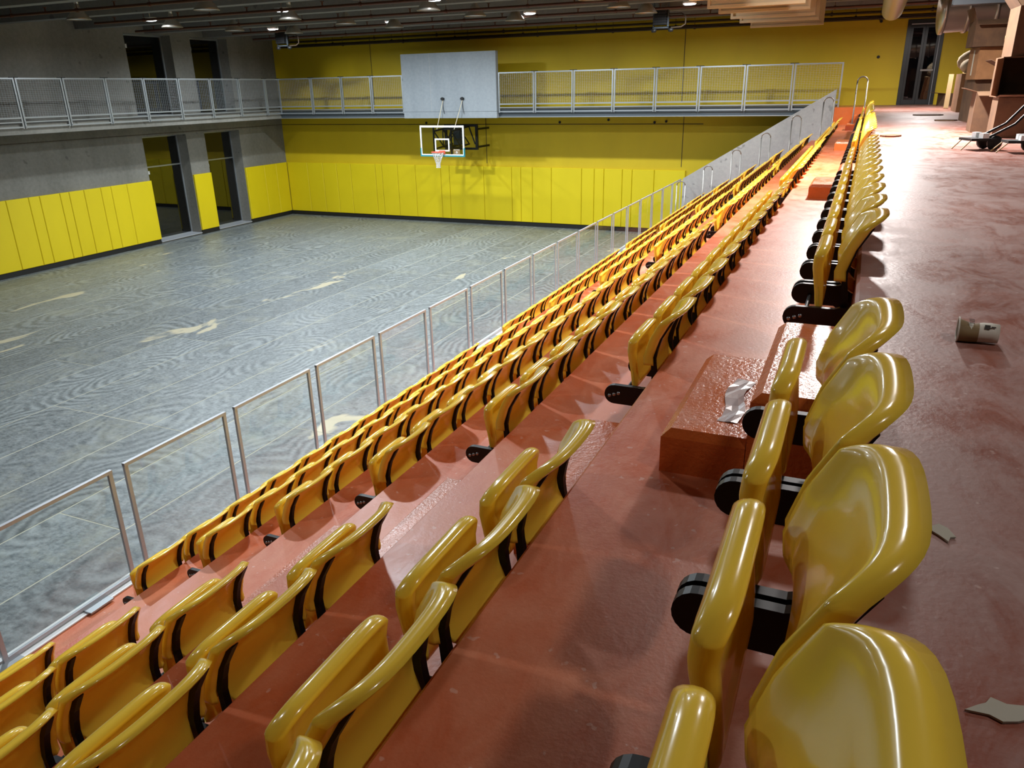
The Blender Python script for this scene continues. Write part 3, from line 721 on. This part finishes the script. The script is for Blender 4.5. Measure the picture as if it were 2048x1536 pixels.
carton('dark carton at the bottom of the stack by the yellow wall', 1.22,12.1,ZW, .6,.6,.52, .1, (), 'cardboard_dark', False, False)
carton('middle carton of the stack sealed with pale tape', 1.20,12.0,ZW+.522, .5,.5,.38, .12, (), 'cardboard', True, False)
carton('topmost open carton of the stack with raised flaps', 1.10,11.9,ZW+.904, .46,.5,.30, .06, (('l',1.2,.16),('r',1.3,.16),('f',-.5,.12)), 'cardboard_dark')
carton('tall dark carton behind the low torn carton', 1.34,10.35,ZW, .55,.55,.62, 0, (('l',.5,.2),), 'cardboard_dark')
carton('plain carton leaning at the far end by the door', 1.98,20.4,ZW, .5,.6,.75, 0, (('l',.8,.2),), 'cardboard', False)
carton('small flattened carton near the door', 1.50,20.0,ZW, .4,.4,.25, .3, (('l',.1,.2),), 'cardboard_dark')
# loose debris: bundles, planks
def lump(name, lab, cat, loc, r, mat, seed, grp=None):
    rnd = random.Random(seed); m = MB(); n1, n2 = 14, 9; v = []
    for j in range(n2):
        ph = math.pi*j/(n2-1)
        for i in range(n1):
            th = 2*math.pi*i/n1; k = 1+.13*math.sin(3*th+seed)+.1*math.cos(2*ph+th)+rnd.uniform(-.04,.04)
            if j in (0,n2-1): k = 1
            v.append((r[0]*k*math.sin(ph)*math.cos(th), r[1]*k*math.sin(ph)*math.sin(th), r[2]*(1-math.cos(ph))))
    f = [(j*n1+i, j*n1+(i+1)%n1, (j+1)*n1+(i+1)%n1, (j+1)*n1+i) for j in range(n2-1) for i in range(n1)]
    m.add(v, f, True); o = m.build(name, mat, None, (loc[0]*KW,loc[1]*KW,ZW+(loc[2]-ZW)*KW)); o.scale = (KW,KW,KW); return tag(o, lab, cat, grp)
lump('paper_bundle', 'left crumpled paper bundle on the tall tan carton', 'bundle', (1.52,16.5,ZW+.622), (.12,.16,.12), 'sack', 1, 'paper bundles')
lump('paper_bundle', 'right crumpled paper bundle on the tall tan carton', 'bundle', (1.80,16.4,ZW+.622), (.13,.16,.14), 'sack', 2, 'paper bundles')
lump('paper_bundle', 'large crumpled paper bundle heaped behind the other two', 'bundle', (1.60,16.85,ZW+.622), (.2,.13,.2), 'sack', 4, 'paper bundles')
lump('paper_bundle', 'crumpled wrapping on the tall dark carton', 'bundle', (1.60,10.6,ZW+.626), (.1,.1,.09), 'sack', 6, 'paper bundles')
for i, (a, b_, lab) in enumerate((((1.75,18.3,ZW+.02),(1.62,18.6,ZW+1.0),'pale wooden plank leaning behind the tall tan carton'),((1.33,17.15,ZW+.03),(1.36,17.5,ZW+.62),'short pale plank leaning on the tall tan carton'),((1.30,10.2,ZW+.03),(1.26,10.3,ZW+.95),'thin pale batten standing by the low torn carton'))):
    a, b_ = [(q[0]*KW,q[1]*KW,ZW+(q[2]-ZW)*KW) for q in (a,b_)]; tag(MB().bar(a, b_, .11 if i < 2 else .04, .03).build('wood_plank', 'wood_raw'), lab, 'plank', 'loose planks')
for i, (x, y, w_, d_, lab) in enumerate(((.88,14.6,.5,.5,'flat torn cardboard sheet on the floor below the tall carton'),(.25,9.0,.26,.35,'thin brown rubbish strip lying on the walkway'),(1.0,12.6,.3,.3,'broken brown cardboard scrap in front of the stack'))):
    rnd = random.Random(i); pts = []
    for k in range(9):
        a = 2*math.pi*k/9; q = rnd.uniform(.7,1); pts.append(((x+w_/2*q*math.cos(a))*KW, (y+d_/2*q*math.sin(a))*KW))
    tag(MB().prism(pts, 'z', ZW+.001, ZW+.02).build('cardboard_scrap', 'cardboard_dark'), lab, 'scrap', 'cardboard scraps')
t = thing('cardboard_box', 'big carton lying on its side with dark open front, under the tan carton', 'box', (1.08*KW,8.78*KW,ZW+.362*KW), 'cardboard boxes on the walkway'); t.scale = (KW,KW,KW)
MB().box(0,.8,0,.5,0,.008).box(0,.8,0,.5,.34,.348).box(0,.008,0,.5,.008,.34).box(.792,.8,0,.5,.008,.34).box(.008,.792,.492,.5,.008,.34).build('body', 'cardboard_dark', t)
MB().hexa([(0,0,0),(.8,0,0),(.79,-.16,.02),(.01,-.16,.02)],[(0,0,.006),(.8,0,.006),(.79,-.16,.026),(.01,-.16,.026)]).build('flap', 'cardboard_dark', t)
MB().hexa([(0,0,.008),(0,0,.34),(-.06,-.13,.33),(-.06,-.13,.02)],[(.006,0,.008),(.006,0,.34),(-.054,-.13,.33),(-.054,-.13,.02)]).build('flap', 'cardboard', t)
# two wheeled carts tipped with their handles leaning to the boxes
def cart(x, y, rz, lab, s=1.0):
    t = thing('wheeled_cart', lab, 'cart', (x*KW,y*KW,ZW), 'black wheeled carts', rz); t.scale = (s*KW,s*KW,s*KW)
    MB().box(0,.20,-.11,.11,.075,.095).build('foot_plate', 'black_rubber', t)
    MB().box(.08,.13,-.12,-.05,.096,.135).box(.10,.15,.04,.11,.096,.135).build('clamp_block', 'white_metal', t)
    for yy in (-.07,.07):
        MB().tube([(.15,yy,.10),(.34,yy,.20),(.48,yy,.36),(.62,yy,.42)], .011, 8).build('handle_tube', 'black_metal', t)
    for yy in (-.10,.07): MB().lathe([(.001,0),(.05,0),(.058,.01),(.058,.03),(.05,.04),(.001,.04)], (.20,yy,.058), 16, 'y').build('wheel', 'black_rubber', t)
    for yy in (-.08,.08): MB().bar((.01,yy,.08),(-.07,yy-.02,.006),.008,.008).build('prong', 'wood_raw', t)
cart(.74, 7.28, .35, 'black wheeled cart with two prongs, left one on the walkway', .95)
cart(.98, 7.05, .1, 'black wheeled cart with a fat wheel, right one on the walkway', .95)
# paper cup
t = thing('paper_cup', 'crushed paper cup lying on the walkway floor', 'cup', (.318,2.445,ZW+.0315)); t.scale = (1.12,1.12,1.12); t.rotation_euler = (0, 0, -.06)
def cupring(x): return .026+.006*(x/.09)
n_ = 20
def cupmesh(x0, x1, grow, cap):
    m = MB(); v = []
    xs = np.linspace(x0, x1, 6)
    for x in xs:
        r = cupring(x)+grow
        for k in range(n_):
            a = 2*math.pi*k/n_; zz = r*math.sin(a)*.9; yy = r*math.cos(a)*1.06
            if zz > 0: zz *= 1-.28*math.exp(-((x-.06)/.02)**2)
            v.append((.09-x, yy, zz-.0015))
    f = [(i*n_+k, i*n_+(k+1)%n_, (i+1)*n_+(k+1)%n_, (i+1)*n_+k) for i in range(5) for k in range(n_)]
    if cap: f.append(tuple(range(n_)))
    m.add(v, f, True); return m
cupmesh(0,.09,0,True).build('wall', 'cup_white', t); cupmesh(.045,.088,.0008,False).build('sleeve', 'cup_kraft', t)
MB().tube([(.0,.034*math.cos(a)*1.06,.034*math.sin(a)*.9) for a in np.linspace(0,2*math.pi,21)[:-1]], .0022, 6, closed=True).build('lip', 'cup_white', t)
pr_ = MB()
for k, (a0, w_) in enumerate(((.62,.10),(.80,.07),(.95,.12),(1.14,.06),(1.27,.1),(1.44,.12))):   # printed word round the sleeve
    aa = math.pi-a0-.35; x = .021
    for q in np.linspace(0, w_, 3)[:2]:
        a = aa-q; r = cupring(.07)+.0016; a2 = a-w_*.3
        p = lambda xx, an: (xx, r*1.06*math.cos(an), r*.9*math.sin(an))
        pr_.hexa([p(x,a),p(x+.012,a),p(x+.012,a2),p(x,a2)], [Vector(p(x,a))*1.0+Vector((0,-.0003,.0003)),Vector(p(x+.012,a))+Vector((0,-.0003,.0003)),Vector(p(x+.012,a2))+Vector((0,-.0003,.0003)),Vector(p(x,a2))+Vector((0,-.0003,.0003))])
for (x, a, l, h) in ((.056,2.35,.012,.22),(.070,2.33,.010,.07)):
    r = cupring(.03)+.0012; p = lambda xx, an: (xx, r*1.06*math.cos(an), r*.9*math.sin(an))
    q = [p(x,a-h),p(x+l,a-h),p(x+l,a+h),p(x,a+h)]; pr_.hexa(q, [Vector(k)+Vector((0,-.0004,.0004)) for k in q])
pr_.build('print', 'cup_print', t)
# scraps of paper, dry plaster, tape
def scrap(name, lab, cx, cy, z, size, mat, seed, cat='scrap', stretch=1.0, rot=0):
    cx *= KW; cy *= KW; size *= KW
    rnd = random.Random(seed); pts = []
    for k in range(11):
        a = 2*math.pi*k/11; q = rnd.uniform(.45,1.0); x, y = size*q*math.cos(a)*stretch, size*q*math.sin(a)
        pts.append((cx+x*math.cos(rot)-y*math.sin(rot), cy+x*math.sin(rot)+y*math.cos(rot)))
    return tag(MB().prism(pts, 'z', z+.001, z+.004).build(name, mat), lab, cat, 'scraps on the walkway')
scrap('paper_scrap', 'pale torn scrap lying on the walkway beside the near seats', .148,.955,ZW,.017,'paper_white',3,'scrap',1.6,-.9)
scrap('paper_scrap', 'small pale crumb of paper on the walkway', .128,1.10,ZW,.008,'paper_white',5,'scrap',1.4,.3)
scrap('paper_scrap', 'pale torn paper on the walkway at the near right corner', .175,.65,ZW,.018,'paper_white',8,'scrap',1.8,.2)
# crumpled clear film on the low step
m = MB(); v = []; rnd = random.Random(4)
for i in range(9):
    for j in range(4):
        v.append((-.235-.0+.022*(j-1.5)+.012*math.sin(i*.9), 2.42+.05*i, T1+.152+.345*0+rnd.uniform(0,.012)))
m.add(v, [(i*4+j, i*4+j+1, i*4+4+j+1, i*4+4+j) for i in range(8) for j in range(3)]); 
v2 = [(x,y,z+.003) for x,y,z in v]; m.add(v2, [(i*4+j, i*4+4+j, i*4+4+j+1, i*4+j+1) for i in range(8) for j in range(3)])
tag(m.build('plastic_film', 'tape_clear', None, (-.06,-.02,.0)), 'crumpled strip of clear film on the low orange step', 'film')
